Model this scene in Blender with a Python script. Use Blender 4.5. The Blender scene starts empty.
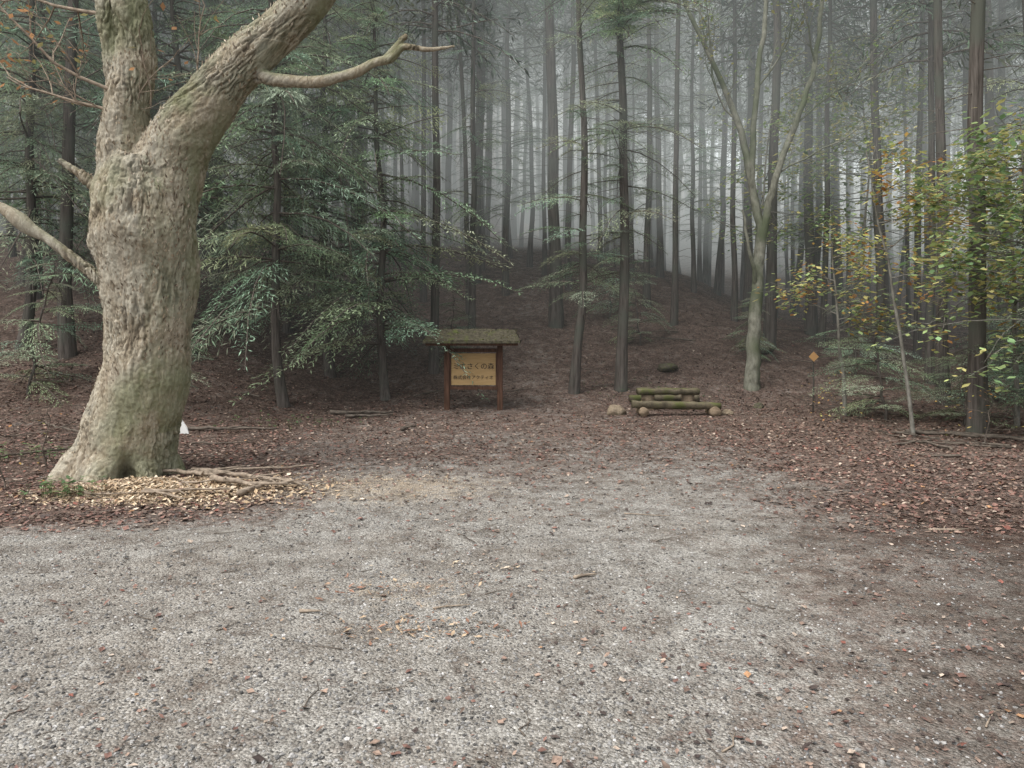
import bpy, math, random
import numpy as np
from mathutils import Vector, noise, Matrix
rng = np.random.default_rng(7)
random.seed(7)
scene = bpy.context.scene
COL = scene.collection

# ------------------------------------------------------------ helpers
def build(name, parts, mats):
    me = bpy.data.meshes.new(name)
    Vs, loops, starts, mi, cols, sm = [], [], [], [], [], []
    nv = 0; ls = 0
    for V, F, m, c, s in parts:
        V = np.asarray(V, np.float32); F = np.asarray(F, np.int32)
        if len(F) == 0: continue
        k = F.shape[1]
        Vs.append(V); loops.append((F + nv).ravel())
        starts.append(ls + np.arange(len(F)) * k)
        mi.append(np.full(len(F), m)); sm.append(np.full(len(F), s))
        if c is None: c = np.ones((len(V), 3)) * 0.5
        c = np.asarray(c, np.float32)
        if c.ndim == 1: c = np.tile(c, (len(V), 1))
        cols.append(np.hstack([c, np.ones((len(V), 1), np.float32)]))
        nv += len(V); ls += len(F) * k
    Vs = np.vstack(Vs); loops = np.concatenate(loops); starts = np.concatenate(starts)
    me.vertices.add(len(Vs)); me.loops.add(len(loops)); me.polygons.add(len(starts))
    me.vertices.foreach_set('co', Vs.astype(np.float32).ravel())
    me.loops.foreach_set('vertex_index', loops.astype(np.int32))
    me.polygons.foreach_set('loop_start', starts.astype(np.int32))
    me.polygons.foreach_set('material_index', np.concatenate(mi).astype(np.int32))
    me.polygons.foreach_set('use_smooth', np.concatenate(sm).astype(bool))
    a = me.attributes.new('col', 'FLOAT_COLOR', 'POINT')
    a.data.foreach_set('color', np.vstack(cols).astype(np.float32).ravel())
    for m in mats: me.materials.append(m)
    me.update(calc_edges=True)
    return me

def obj(name, me, loc=(0, 0, 0), rz=0, scale=(1, 1, 1), parent=None, rx=0, ry=0):
    o = bpy.data.objects.new(name, me)
    o.location = loc; o.rotation_euler = (rx, ry, rz); o.scale = scale
    COL.objects.link(o)
    if parent is not None: o.parent = parent
    return o

def tube(pts, rad, n=8, cap=False, wob=0.0):
    pts = np.asarray(pts, float); rad = np.asarray(rad, float)
    if cap:
        d0 = pts[0] - pts[1]; d0 /= np.linalg.norm(d0) + 1e-9
        d1 = pts[-1] - pts[-2]; d1 /= np.linalg.norm(d1) + 1e-9
        pts = np.vstack([pts[0] + d0 * .002, pts, pts[-1] + d1 * .002])
        rad = np.concatenate([[1e-4], rad, [1e-4]])
    T = np.gradient(pts, axis=0); T /= np.linalg.norm(T, axis=1)[:, None] + 1e-9
    ref = np.array([0, 0, 1.]) if abs(T[0][2]) < .8 else np.array([1., 0, 0])
    u = np.cross(T[0], ref); u /= np.linalg.norm(u)
    ang = np.linspace(0, 2 * np.pi, n, endpoint=False)
    V = []
    for i in range(len(pts)):
        u = u - T[i] * np.dot(u, T[i]); u /= np.linalg.norm(u) + 1e-9
        v = np.cross(T[i], u)
        r = rad[i] * (1 + wob * rng.uniform(-1, 1, n)) if wob else np.full(n, rad[i])
        V.append(pts[i] + (np.cos(ang) * r)[:, None] * u + (np.sin(ang) * r)[:, None] * v)
    V = np.vstack(V)
    m = len(pts)
    i = np.arange(m - 1)[:, None] * n; j = np.arange(n)[None, :]; j2 = (j + 1) % n
    F = np.stack([i + j, i + j2, i + n + j2, i + n + j], -1).reshape(-1, 4)
    return V, F

def smoothpath(pts, rad, k=8):
    pts = np.asarray(pts, float); rad = np.asarray(rad, float)
    n = len(pts); P = np.vstack([2 * pts[0] - pts[1], pts, 2 * pts[-1] - pts[-2]])
    out = []; R = []
    for i in range(n - 1):
        p0, p1, p2, p3 = P[i], P[i + 1], P[i + 2], P[i + 3]
        for t in np.linspace(0, 1, k, endpoint=False):
            out.append(.5 * (2 * p1 + (p2 - p0) * t + (2 * p0 - 5 * p1 + 4 * p2 - p3) * t * t + (3 * p1 - p0 - 3 * p2 + p3) * t ** 3))
            R.append(rad[i] * (1 - t) + rad[i + 1] * t)
    out.append(pts[-1]); R.append(rad[-1])
    return np.array(out), np.array(R)

def norm(a): return a / (np.linalg.norm(a, axis=-1, keepdims=True) + 1e-9)

def diamonds(P, D, S, L, W):
    N = len(P); L = np.asarray(L)[:, None]; W = np.asarray(W)[:, None]
    V = np.stack([P, P + D * L * .45 + S * W * .5, P + D * L, P + D * L * .45 - S * W * .5], 1).reshape(-1, 3)
    F = np.arange(N * 4).reshape(-1, 4)
    return V, F

def _h(ix, iy, seed):
    n = (ix * 374761393 + iy * 668265263 + seed * 974711) & 0x7fffffff
    n = ((n ^ (n >> 13)) * 1274126177) & 0x7fffffff
    return ((n ^ (n >> 16)) & 0xffff) / 65535.0
def vnoise(x, y, seed=0):
    x = np.asarray(x, float); y = np.asarray(y, float)
    ix = np.floor(x).astype(np.int64); iy = np.floor(y).astype(np.int64)
    fx = x - ix; fy = y - iy; fx = fx * fx * (3 - 2 * fx); fy = fy * fy * (3 - 2 * fy)
    return ((_h(ix, iy, seed) * (1 - fx) + _h(ix + 1, iy, seed) * fx) * (1 - fy) +
            (_h(ix, iy + 1, seed) * (1 - fx) + _h(ix + 1, iy + 1, seed) * fx) * fy)
def fbm(x, y, seed=0, o=4):
    s = 0; a = .5
    for i in range(o):
        s = s + a * vnoise(x * 2 ** i + 13.7 * i, y * 2 ** i + 7.1 * i, seed + i); a *= .5
    return s
def sstep(a, b, x):
    t = np.clip((x - a) / (b - a), 0, 1); return t * t * (3 - 2 * t)
def softplus(t, k=1.2): return np.logaddexp(0, k * t) / k

# ------------------------------------------------------------ terrain
def H(x, y):
    x = np.asarray(x, float); y = np.asarray(y, float)
    y0 = 15.5 - 3.6 * sstep(-3, -8, x) - 1.0 * sstep(4, 9, x)
    m = .35 - .19 * sstep(3, 12, x)
    z = m * softplus(y - y0) - (m - .12) * softplus(y - y0 - 15, .5)
    z = z + (.42 - .2 * sstep(5, 40, x)) * softplus(y - 50, .2) - .3 * softplus(y - 130, .1)
    z = z + (fbm(x * .35, y * .35, 3) - .5) * .7 * sstep(y0, y0 + 5, y)
    z = z + (fbm(x * .5, y * .5, 5) - .5) * .07 + (fbm(x * 2.2, y * 2.2, 9) - .5) * .03
    z = z + .09 * np.exp(-(((x + 3.75) / .75) ** 2 + ((y - 7.65) / .4) ** 2))
    return z

def gravel_mask(x, y):
    xr = np.interp(y, [0, 2.7, 3.3, 3.9, 5, 7.2, 8.8, 10.5, 12.5, 14, 16], [1.6, 1.75, 2.0, 2.35, 2.75, 3.2, 3.4, 3.4, 3.2, 2.8, 1.0])
    xl = np.interp(y, [0, 5.2, 5.8, 6.4, 7.6, 9.9, 12, 14, 16], [-30, -9, -4.2, -2.8, -2.3, -3.2, -4.0, -3.4, 0])
    d = np.minimum(x - xl, xr - x)
    d = d + (fbm(x * .9, y * .9, 21) - .5) * 2.4
    g = sstep(-1.0, 1.3, d)
    fade = 1 - .80 * sstep(5.8, 12.5, y + (fbm(x * .7, y * .7, 23) - .5) * 6 + .3 * np.abs(x))
    return g * fade

# ------------------------------------------------------------ materials
class N:
    def __init__(s, name, disp=False):
        s.m = bpy.data.materials.new(name); s.m.use_nodes = True
        s.t = s.m.node_tree; s.t.nodes.clear()
        s.out = s.t.nodes.new('ShaderNodeOutputMaterial')
    def n(s, typ, **kw):
        nd = s.t.nodes.new(typ)
        for k, v in kw.items(): setattr(nd, k, v)
        return nd
    def l(s, a, b): s.t.links.new(a, b)
    def noise(s, scale, detail=4, rough=.6, vec=None):
        nd = s.n('ShaderNodeTexNoise'); nd.inputs['Scale'].default_value = scale
        nd.inputs['Detail'].default_value = detail; nd.inputs['Roughness'].default_value = rough
        if vec is not None: s.l(vec, nd.inputs['Vector'])
        return nd
    def vor(s, scale, vec=None, feature='F1'):
        nd = s.n('ShaderNodeTexVoronoi'); nd.feature = feature; nd.inputs['Scale'].default_value = scale
        if vec is not None: s.l(vec, nd.inputs['Vector'])
        return nd
    def ramp(s, fac, stops, interp='LINEAR'):
        nd = s.n('ShaderNodeValToRGB'); cr = nd.color_ramp; cr.interpolation = interp
        while len(cr.elements) < len(stops): cr.elements.new(.5)
        for e, (p, c) in zip(cr.elements, stops):
            e.position = p; e.color = (*c, 1) if len(c) == 3 else c
        s.l(fac, nd.inputs[0]); return nd.outputs[0]
    def mix(s, fac, a, b, mode='MIX'):
        nd = s.n('ShaderNodeMix'); nd.data_type = 'RGBA'; nd.blend_type = mode
        for sock, v in ((nd.inputs[0], fac), (nd.inputs[6], a), (nd.inputs[7], b)):
            if hasattr(v, 'is_linked'): s.l(v, sock)
            elif isinstance(v, (int, float)): sock.default_value = v
            else: sock.default_value = (*v, 1)
        return nd.outputs[2]
    def math(s, op, a, b=0.0, clamp=False):
        nd = s.n('ShaderNodeMath'); nd.operation = op; nd.use_clamp = clamp
        for i, v in enumerate((a, b)):
            if hasattr(v, 'is_linked'): s.l(v, nd.inputs[i])
            else: nd.inputs[i].default_value = v
        return nd.outputs[0]
    def coords(s, scale=(1, 1, 1)):
        tc = s.n('ShaderNodeTexCoord'); mp = s.n('ShaderNodeMapping'); mp.inputs['Scale'].default_value = scale
        s.l(tc.outputs['Object'], mp.inputs[0]); return mp.outputs[0]
    def bump(s, h, strength=.5, dist=.02, prev=None):
        nd = s.n('ShaderNodeBump'); nd.inputs['Strength'].default_value = strength; nd.inputs['Distance'].default_value = dist
        s.l(h, nd.inputs['Height'])
        if prev is not None: s.l(prev, nd.inputs['Normal'])
        return nd.outputs[0]
    def finish(s, color, rough=.85, normal=None, spec=.3):
        p = s.n('ShaderNodeBsdfPrincipled')
        if hasattr(color, 'is_linked'): s.l(color, p.inputs['Base Color'])
        else: p.inputs['Base Color'].default_value = (*color, 1)
        p.inputs['Roughness'].default_value = rough
        p.inputs['Specular IOR Level'].default_value = spec
        if normal is not None: s.l(normal, p.inputs['Normal'])
        s.l(p.outputs[0], s.out.inputs[0]); return s.m
    def finish_diffuse(s, color, normal=None):
        p = s.n('ShaderNodeBsdfDiffuse'); s.l(color, p.inputs[0])
        if normal is not None: s.l(normal, p.inputs['Normal'])
        s.l(p.outputs[0], s.out.inputs[0]); return s.m

def mat_bark(name, c1, c2, c3=None, sx=14, sz=1.6, bump=.6, moss=0.0, dist=.02):
    m = N(name); v = m.coords((sx, sx, sz))
    n1 = m.noise(1.0, 4, .65, v); v2 = m.coords((1, 1, 1))
    col = m.ramp(n1.outputs[0], [(.3, c1), (.68, c2)])
    if c3: col = m.mix(m.ramp(m.noise(1.3, 2, .5, v2).outputs[0], [(.45, (0, 0, 0)), (.62, (1, 1, 1))]), col, c3)
    if moss:
        n3 = m.noise(4, 6, .7, v2)
        col = m.mix(m.ramp(n3.outputs[0], [(.62 - moss * .2, (0, 0, 0)), (.72 - moss * .2, (.8, .8, .8))]), col, (.085, .10, .03))
    return m.finish_diffuse(col, m.bump(n1.outputs[0], bump, dist) if bump else None)

def mat_leaf(name, trans=.35, gain=1.0):
    m = N(name); a = m.n('ShaderNodeAttribute', attribute_name='col')
    oi = m.n('ShaderNodeObjectInfo')
    f = m.math('ADD', m.math('MULTIPLY', oi.outputs['Random'], .4 * gain), .8 * gain)
    cmb = m.n('ShaderNodeCombineColor'); [m.l(f, cmb.inputs[i]) for i in range(3)]
    c = m.mix(1.0, a.outputs['Color'], cmb.outputs[0], 'MULTIPLY')
    if trans == 0: return m.finish_diffuse(c)
    p = m.n('ShaderNodeBsdfDiffuse'); m.l(c, p.inputs[0])
    t = m.n('ShaderNodeBsdfTranslucent'); m.l(c, t.inputs[0])
    mx = m.n('ShaderNodeMixShader'); mx.inputs[0].default_value = trans
    m.l(p.outputs[0], mx.inputs[1]); m.l(t.outputs[0], mx.inputs[2]); m.l(mx.outputs[0], m.out.inputs[0])
    return m.m

def mat_attr(name, noise_s=40):
    m = N(name); a = m.n('ShaderNodeAttribute', attribute_name='col')
    n1 = m.noise(noise_s, 1, .6, m.coords())
    c = m.mix(1.0, a.outputs['Color'], m.ramp(n1.outputs[0], [(.25, (.6, .6, .6)), (.75, (1.3, 1.3, 1.3))]), 'MULTIPLY')
    return m.finish(c, .75, None, .25)

M_cedar = mat_bark('cedar_bark', (.035, .03, .026), (.13, .114, .10), (.085, .088, .072), 22, 1.6, .8)
M_branch = mat_bark('branch_bark', (.06, .05, .042), (.15, .13, .11), None, 20, 5, 0)
M_pale = mat_bark('pale_bark', (.09, .09, .068), (.27, .265, .215), (.10, .115, .07), 9, 5, .5)
M_grey = mat_bark('grey_sapling_bark', (.09, .085, .07), (.24, .23, .20), None, 12, 6, .3)
M_needle = mat_leaf('cedar_needles', .25)
M_needle_d = mat_leaf('dense_needles', 0)
M_broad = mat_leaf('broad_leaves', .4)
M_litter = mat_attr('leaf_litter', 60)
M_stone = mat_attr('gravel_stone', 120)

def mat_ground():
    m = N('forest_ground'); v = m.coords()
    a = m.n('ShaderNodeAttribute', attribute_name='col')
    sep = m.n('ShaderNodeSeparateColor'); m.l(a.outputs['Color'], sep.inputs[0])
    g, tan, damp_dark = sep.outputs
    v1 = m.vor(70, v); v2 = m.vor(150, v); v3 = m.vor(28, v)
    sp1 = m.n('ShaderNodeSeparateColor'); m.l(v1.outputs['Color'], sp1.inputs[0])
    sp2 = m.n('ShaderNodeSeparateColor'); m.l(v2.outputs['Color'], sp2.inputs[0])
    sp3 = m.n('ShaderNodeSeparateColor'); m.l(v3.outputs['Color'], sp3.inputs[0])
    cg1 = m.ramp(sp1.outputs[0], [(0, (.085, .078, .068)), (.5, (.25, .24, .22)), (.85, (.37, .36, .335)), (1, (.5, .49, .46))])
    cg2 = m.ramp(sp2.outputs[0], [(0, (.11, .10, .088)), (.6, (.28, .27, .245)), (1, (.45, .44, .41))])
    cg = m.mix(.5, cg1, cg2)
    big = m.noise(.7, 5, .7, v); big2 = m.noise(3.2, 5, .72, v)
    cg = m.mix(m.ramp(big.outputs[0], [(.42, (0, 0, 0)), (.62, (.7, .7, .7))]), cg, m.mix(.5, cg, (.18, .15, .12)))
    cg = m.mix(1, cg, m.ramp(big2.outputs[0], [(.34, (.66, .63, .60)), (.64, (1.16, 1.155, 1.14))]), 'MULTIPLY')
    cl = m.ramp(sp3.outputs[0], [(0, (.06, .047, .04)), (.35, (.12, .088, .073)), (.7, (.17, .12, .10)), (.9, (.23, .17, .14)), (1, (.34, .27, .21))])
    cl2 = m.ramp(sp1.outputs[1], [(0, (.06, .047, .04)), (.6, (.15, .11, .09)), (1, (.28, .22, .175))])
    cl = m.mix(.5, cl, cl2)
    cl = m.mix(1, cl, m.ramp(big2.outputs[0], [(.3, (.6, .6, .6)), (.7, (1.15, 1.1, 1.1))]), 'MULTIPLY')
    nb = m.noise(9, 5, .75, v)
    f = m.math('ADD', g, m.math('MULTIPLY', m.math('SUBTRACT', nb.outputs[0], .5), 1.9))
    f = m.math('ADD', f, m.math('MULTIPLY', m.math('SUBTRACT', big2.outputs[0], .5), 1.5))
    f = m.ramp(f, [(.05, (0, 0, 0)), (.85, (1, 1, 1))])
    c = m.mix(f, cl, cg)
    ft = m.ramp(m.math('ADD', tan, m.math('MULTIPLY', m.math('SUBTRACT', nb.outputs[0], .5), 1.1)), [(.35, (0, 0, 0)), (.75, (1, 1, 1))])
    c = m.mix(ft, c, m.mix(.35, m.ramp(sp2.outputs[1], [(0, (.27, .20, .13)), (1, (.62, .50, .35))]), c))
    fd = m.math('MULTIPLY', damp_dark, m.ramp(nb.outputs[0], [(.3, (.5, .5, .5)), (.6, (1, 1, 1))]))
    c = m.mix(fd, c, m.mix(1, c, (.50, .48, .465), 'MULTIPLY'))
    hd = m.math('ADD', m.math('MULTIPLY', v1.outputs['Distance'], -1.0), m.math('MULTIPLY', sp1.outputs[2], .5))
    b = m.bump(hd, .9, .014); b = m.bump(nb.outputs[0], .45, .06, b)
    return m.finish_diffuse(c, b)
M_ground = mat_ground()

# ------------------------------------------------------------ ground
def axis_pts(dense0, dense1, step, lo, hi, g=1.12):
    a = list(np.arange(dense0, dense1 + 1e-6, step)); s = step; x = a[-1]
    while x < hi: s = min(s * g, 6); x += s; a.append(x)
    s = step; x = a[0]
    while x > lo: s = min(s * g, 6); x -= s; a.insert(0, x)
    return np.array(a)
xs = axis_pts(-9, 9, .09, -200, 200); ys = axis_pts(1.5, 18, .09, -60, 240)
X, Y = np.meshgrid(xs, ys); Z = H(X, Y)
g = gravel_mask(X, Y) * .95
tan = np.exp(-(((X + 3.65) / 1.2) ** 2 + ((Y - 7.55) / .6) ** 2)) * 1.3
tan = np.maximum(tan, .42 * np.exp(-(((X + .7) / .8) ** 2 + ((Y - 4.6) / .6) ** 2)))
tan = np.maximum(tan, .55 * np.exp(-(((X + 1.2) / 1.9) ** 2 + ((Y - 7.8) / 1.2) ** 2)))
damp_dark = sstep(1.2, 2.8, X - .16 * (Y - 3) + (fbm(X, Y, 31) - .5) * 1.8) * sstep(9, 5.5, Y)
g = np.where(X > 1, np.maximum(g, .5 * sstep(6.5, 4.5, Y)), g)
damp_dark = np.maximum(damp_dark, .45 * sstep(-1.5, -3.5, X) * sstep(5.6, 7.5, Y) * (1 - np.minimum(tan, 1)))
damp_dark = np.maximum(damp_dark, .5 * sstep(16, 19, Y)); damp_dark = np.maximum(damp_dark, sstep(35, 55, Y))  # forest floor darker; far hill darkened as a dark backdrop, not by damp
V = np.stack([X, Y, Z], -1).reshape(-1, 3); nx = len(xs); ny = len(ys)
i = np.arange(ny - 1)[:, None] * nx; j = np.arange(nx - 1)[None, :]
F = np.stack([i + j, i + j + 1, i + nx + j + 1, i + nx + j], -1).reshape(-1, 4)
me = build('ground', [(V, F, 0, np.stack([g, tan, damp_dark], -1).reshape(-1, 3), True)], [M_ground])
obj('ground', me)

# ------------------------------------------------------------ gravel stones
def ico():
    t = (1 + 5 ** .5) / 2
    v = np.array([(-1, t, 0), (1, t, 0), (-1, -t, 0), (1, -t, 0), (0, -1, t), (0, 1, t), (0, -1, -t), (0, 1, -t), (t, 0, -1), (t, 0, 1), (-t, 0, -1), (-t, 0, 1)], float)
    f = np.array([(0, 11, 5), (0, 5, 1), (0, 1, 7), (0, 7, 10), (0, 10, 11), (1, 5, 9), (5, 11, 4), (11, 10, 2), (10, 7, 6), (7, 1, 8), (3, 9, 4), (3, 4, 2), (3, 2, 6), (3, 6, 8), (3, 8, 9), (4, 9, 5), (2, 4, 11), (6, 2, 10), (8, 6, 7), (9, 8, 1)])
    return v / np.linalg.norm(v[0]), f
IV, IF = ico()
def stones(Px, Py, S, cols):
    n = len(Px); V = IV[None] * (1 + rng.uniform(-.3, .3, (n, 12, 1)))
    V = V * (S[:, None, None] * rng.uniform(.6, 1.25, (n, 1, 3)) * np.array([1, 1, .7]))
    a = rng.uniform(0, 6.28, n); c, s = np.cos(a)[:, None], np.sin(a)[:, None]
    x = V[..., 0] * c - V[..., 1] * s; y = V[..., 0] * s + V[..., 1] * c
    V = np.stack([x + Px[:, None], y + Py[:, None], V[..., 2] + (H(Px, Py) + S * .15)[:, None]], -1)
    F = (IF[None] + (np.arange(n) * 12)[:, None, None]).reshape(-1, 3)
    return V.reshape(-1, 3), F, np.repeat(cols, 12, 0)
n = 60000
Py = 1.8 + 9.5 * rng.uniform(0, 1, n) ** 1.6; Px = rng.uniform(-1, 1, n) * (Py * .78 + .4)
k = rng.uniform(0, 1, n) < gravel_mask(Px, Py) * .9 + .12; Px, Py = Px[k], Py[k]; n = len(Px)
S = .0035 + .008 * rng.uniform(0, 1, n) ** 3
gcol = rng.choice([.06, .12, .2, .27, .35, .45], n, p=[.22, .24, .22, .19, .11, .02])[:, None] * np.array([1, .97, .92]) * rng.uniform(.85, 1.15, (n, 1))
V, F, c = stones(Px, Py, S, gcol)
obj('gravel', build('gravel', [(V, F, 0, c, False)], [M_stone]))

# ------------------------------------------------------------ fallen leaves
def litter(Px, Py, size, cols, lift=.006, curl=.25, w0=.24, w1=.5):
    n = len(Px); a = rng.uniform(0, 6.28, n); tx = rng.normal(0, .22, n); ty = rng.normal(0, .22, n)
    w = rng.uniform(w0, w1, n); cu = rng.uniform(-.05, curl, n)
    L = np.zeros((n, 5, 3))
    L[:, 0] = 0; L[:, 0, 0] = -.5
    L[:, 1, 1] = w; L[:, 1, 2] = cu; L[:, 1, 0] = rng.uniform(-.15, .15, n)
    L[:, 2, 0] = .5; L[:, 2, 2] = cu * .6
    L[:, 3, 1] = -w; L[:, 3, 2] = cu * rng.uniform(.3, 1, n); L[:, 3, 0] = rng.uniform(-.15, .15, n)
    L[:, 4, 0] = rng.uniform(-.1, .1, n)
    L[..., 2] += L[..., 0] * tx[:, None] + L[..., 1] * ty[:, None]
    L[..., 2] -= L[..., 2].min(1, keepdims=True)
    L *= size[:, None, None]
    c, s = np.cos(a)[:, None], np.sin(a)[:, None]
    x = L[..., 0] * c - L[..., 1] * s; y = L[..., 0] * s + L[..., 1] * c
    V = np.stack([x + Px[:, None], y + Py[:, None], L[..., 2] + (H(Px, Py) + lift)[:, None]], -1).reshape(-1, 3)
    b = (np.arange(n) * 5)[:, None]
    F = np.vstack([b + np.array([[0, 4, 2, 1]]), b + np.array([[0, 3, 2, 4]])])
    return V, F, 0, np.repeat(cols, 5, 0), False
PAL = np.array([(.18, .10, .078), (.14, .08, .064), (.185, .125, .098), (.24, .17, .13), (.12, .088, .068), (.06, .045, .039), (.36, .29, .23), (.19, .075, .055), (.3, .17, .09)])
PP = [.19, .17, .17, .12, .14, .13, .055, .015, .01]
def lcol(n, p=PP): return PAL[rng.choice(len(PAL), n, p=p)] * rng.uniform(.7, 1.3, (n, 1))
parts = []
n = 170000
Py = 6 + 26 * rng.uniform(0, 1, n) ** 1.1; Px = rng.uniform(-1, 1, n) * (Py * .74 + 1)
gm = gravel_mask(Px, Py); dens = .06 + .7 * np.clip(1 - gm * 1.5, 0, 1) ** 1.2 + .22 * sstep(6.5, 11, Py)
dens *= .2 + 1.5 * fbm(Px * .8, Py * .8, 55)
dens *= 1 - .5 * sstep(15, 18, Py)
k = rng.uniform(0, 1, n) < dens; Px, Py = Px[k], Py[k]; n = len(Px)
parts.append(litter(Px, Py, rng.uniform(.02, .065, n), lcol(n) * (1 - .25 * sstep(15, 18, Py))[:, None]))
n = 14000
Px = rng.uniform(1.2, 7, n); Py = rng.uniform(2, 9, n); k = rng.uniform(0, 1, n) < (1 - gravel_mask(Px, Py)) ** 1.5 * .5 * (.3 + 1.3 * fbm(Px, Py, 56)); Px, Py = Px[k], Py[k]; n = len(Px)
parts.append(litter(Px, Py, rng.uniform(.01, .04, n), lcol(n) * .85))
n = 7500
Px = rng.uniform(-9, -2, n); Py = rng.uniform(5.2, 9, n); k = rng.uniform(0, 1, n) < (1 - gravel_mask(Px, Py)) ** 1.5 * .55; Px, Py = Px[k], Py[k]; n = len(Px)
parts.append(litter(Px, Py, rng.uniform(.012, .045, n), lcol(n) * .85))
n = 7000
Py = 2.2 + 9 * rng.uniform(0, 1, n) ** 1.1; Px = rng.uniform(-1, 1, n) * (Py * .75)
k = vnoise(Px * 1.3, Py * 1.3, 77) > .25 + .5 * rng.uniform(0, 1, n); Px, Py = Px[k], Py[k]; n = len(Px)
parts.append(litter(Px, Py, rng.uniform(.008, .036, n), lcol(n, [.15, .1, .14, .15, .14, .2, .08, .03, .01])))
n = 330
Py = 2.3 + 6 * rng.uniform(0, 1, n) ** 1.3; Px = rng.uniform(-1, 1, n) * (Py * .7)
parts.append(litter(Px, Py, rng.uniform(.02, .055, n), lcol(n, [.12, .12, .12, .14, .12, .24, .12, .01, .01])))
obj('fallen_leaves', build('fallen_leaves', parts, [M_litter]))

parts = []
def chips(cx, cy, sx, sy, n, s0, s1, pal):
    Px = rng.normal(cx, sx, n); Py = rng.normal(cy, sy, n)
    pal = np.array(pal); c = pal[rng.integers(0, len(pal), n)] * rng.uniform(.75, 1.2, (n, 1))
    parts.append(litter(Px, Py, s0 + (s1 - s0) * rng.uniform(0, 1, n) ** 2.5, c, .010, .2, .08, .28))
TAN = [(.56, .44, .30), (.50, .38, .25), (.40, .29, .18), (.6, .5, .37), (.28, .2, .13)]
chips(-3.65, 7.4, .5, .24, 12000, .010, .06, TAN)
chips(-3.0, 7.6, .55, .3, 3500, .012, .09, TAN)
chips(-1.6, 8.0, .9, .5, 1200, .01, .04, TAN)
chips(-.75, 4.65, .3, .12, 200, .012, .06, [(.32, .22, .15), (.22, .12, .08), (.4, .3, .2)])
chips(-.5, 4.0, .35, .12, 260, .012, .06, [(.32, .22, .15), (.22, .12, .08), (.4, .3, .2)])
chips(-.3, 5.1, .3, .08, 100, .012, .06, [(.35, .28, .2), (.45, .38, .3)])
obj('wood_chips', build('wood_chips', parts, [M_litter]))

# ------------------------------------------------------------ sticks
def stick_parts(x, y, ang, L, r, side=2, z0=0.0):
    n = max(4, int(L / .12)); t = np.linspace(-.5, .5, n)
    bend = rng.normal(0, .07) * L
    px = x + np.cos(ang) * t * L - np.sin(ang) * (bend * (1 - 4 * t * t) + rng.normal(0, .014, n)); py = y + np.sin(ang) * t * L + np.cos(ang) * (bend * (1 - 4 * t * t))
    pz = H(px, py).max() * .5 + H(px, py) * .5 + r * .8 + z0 + rng.uniform(0, .03, n) * min(1, L)
    P = np.stack([px, py, pz], -1); R = r * np.linspace(1.1, .45, n)
    out = [tube(P, R, 7, True, .14)]
    for q in range(side):
        k = rng.integers(1, n - 1); a2 = ang + rng.choice([-1, 1]) * rng.uniform(.4, .9); l2 = L * rng.uniform(.15, .3)
        e = P[k] + np.array([np.cos(a2) * l2, np.sin(a2) * l2, rng.uniform(0, .08) * min(1, L)])
        out.append(tube([P[k], (P[k] + e) / 2 + rng.normal(0, .01, 3) * min(1, L), e], [r * .5, r * .4, r * .2], 5, True))
    return out
M_stick = mat_bark('dead_wood', (.13, .105, .08), (.35, .285, .22), None, 14, 14, .5)
M_stickd = mat_bark('dark_dead_wood', (.05, .042, .035), (.16, .135, .11), None, 10, 10, .4)
for (x, y, a, L, r, sd) in [(.49, 4.9, .45, .19, .012, 1), (-1.16, 4.25, .1, .12, .01, 0), (-.35, 4.3, .2, .22, .006, 1),
        (2.0, 3.1, .9, .22, .004, 1), (.85, 2.9, 1.2, .14, .004, 1), (3.6, 6.1, .1, .35, .010, 1), (1.2, 6.6, -.2, .4, .006, 1)]:
    obj('stick', build('stick', [(V, F, 0, None, True) for V, F in stick_parts(x, y, a, L, r, sd)], [M_stick]))
tws = []
for q in range(90):
    y = 2.3 + 7 * rng.uniform() ** 1.2; x = rng.uniform(-.7, .7) * y
    tws += stick_parts(x, y, rng.uniform(0, 3.14), rng.uniform(.05, .3), rng.uniform(.0015, .004), 1)
obj('twig_litter', build('twig_litter', [(V, F, 0, None, True) for V, F in tws], [M_stickd]))
pile = []
for (x, y, a, L, r) in [(-2.9, 8.0, -.5, 1.7, .028), (-3.2, 7.9, -.6, 1.3, .022), (-2.7, 7.6, -.25, .9, .028), (-3.2, 7.3, .15, .8, .016), (-3.35, 7.1, -.45, .6, .014), (-2.6, 7.4, 1.2, .35, .032), (-3.0, 7.7, .5, .8, .012), (-3.6, 8.3, -.2, 1.0, .018), (-3.9, 7.2, .1, .5, .01), (-2.8, 8.5, .3, 1.0, .014), (-3.4, 7.6, -.9, .7, .01), (-2.5, 7.9, -.4, 1.1, .018)]:
    pile += stick_parts(x, y, a, L, r, 3, .02)
obj('fallen_branches', build('fallen_branches', [(V, F, 0, None, True) for V, F in pile], [M_stick]))
deb = []
for q in range(190):
    y = rng.uniform(9, 30); x = rng.uniform(-.72, .72) * y
    if -3.3 < x < 5.2 and y < 15.8: continue
    deb += stick_parts(x, y, rng.uniform(0, 3.14), rng.uniform(.4, 1.7), rng.uniform(.006, .022), 2)
for (x, y, a, L, r) in [(-2.9, 14.3, .05, 1.2, .04), (-2.7, 14.0, .15, .9, .03), (-1.75, 12.5, 1.2, .5, .03), (-4.7, 12.2, .1, 1.6, .03), (7.2, 11.2, -.6, 2.2, .03), (7.6, 10.9, -.9, 1.8, .025), (6.9, 11.6, -.2, 1.6, .02)]:
    deb += stick_parts(x, y, a, L, r, 3)
obj('forest_floor_branches', build('forest_floor_branches', [(V, F, 0, None, True) for V, F in deb], [M_stickd]))

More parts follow.
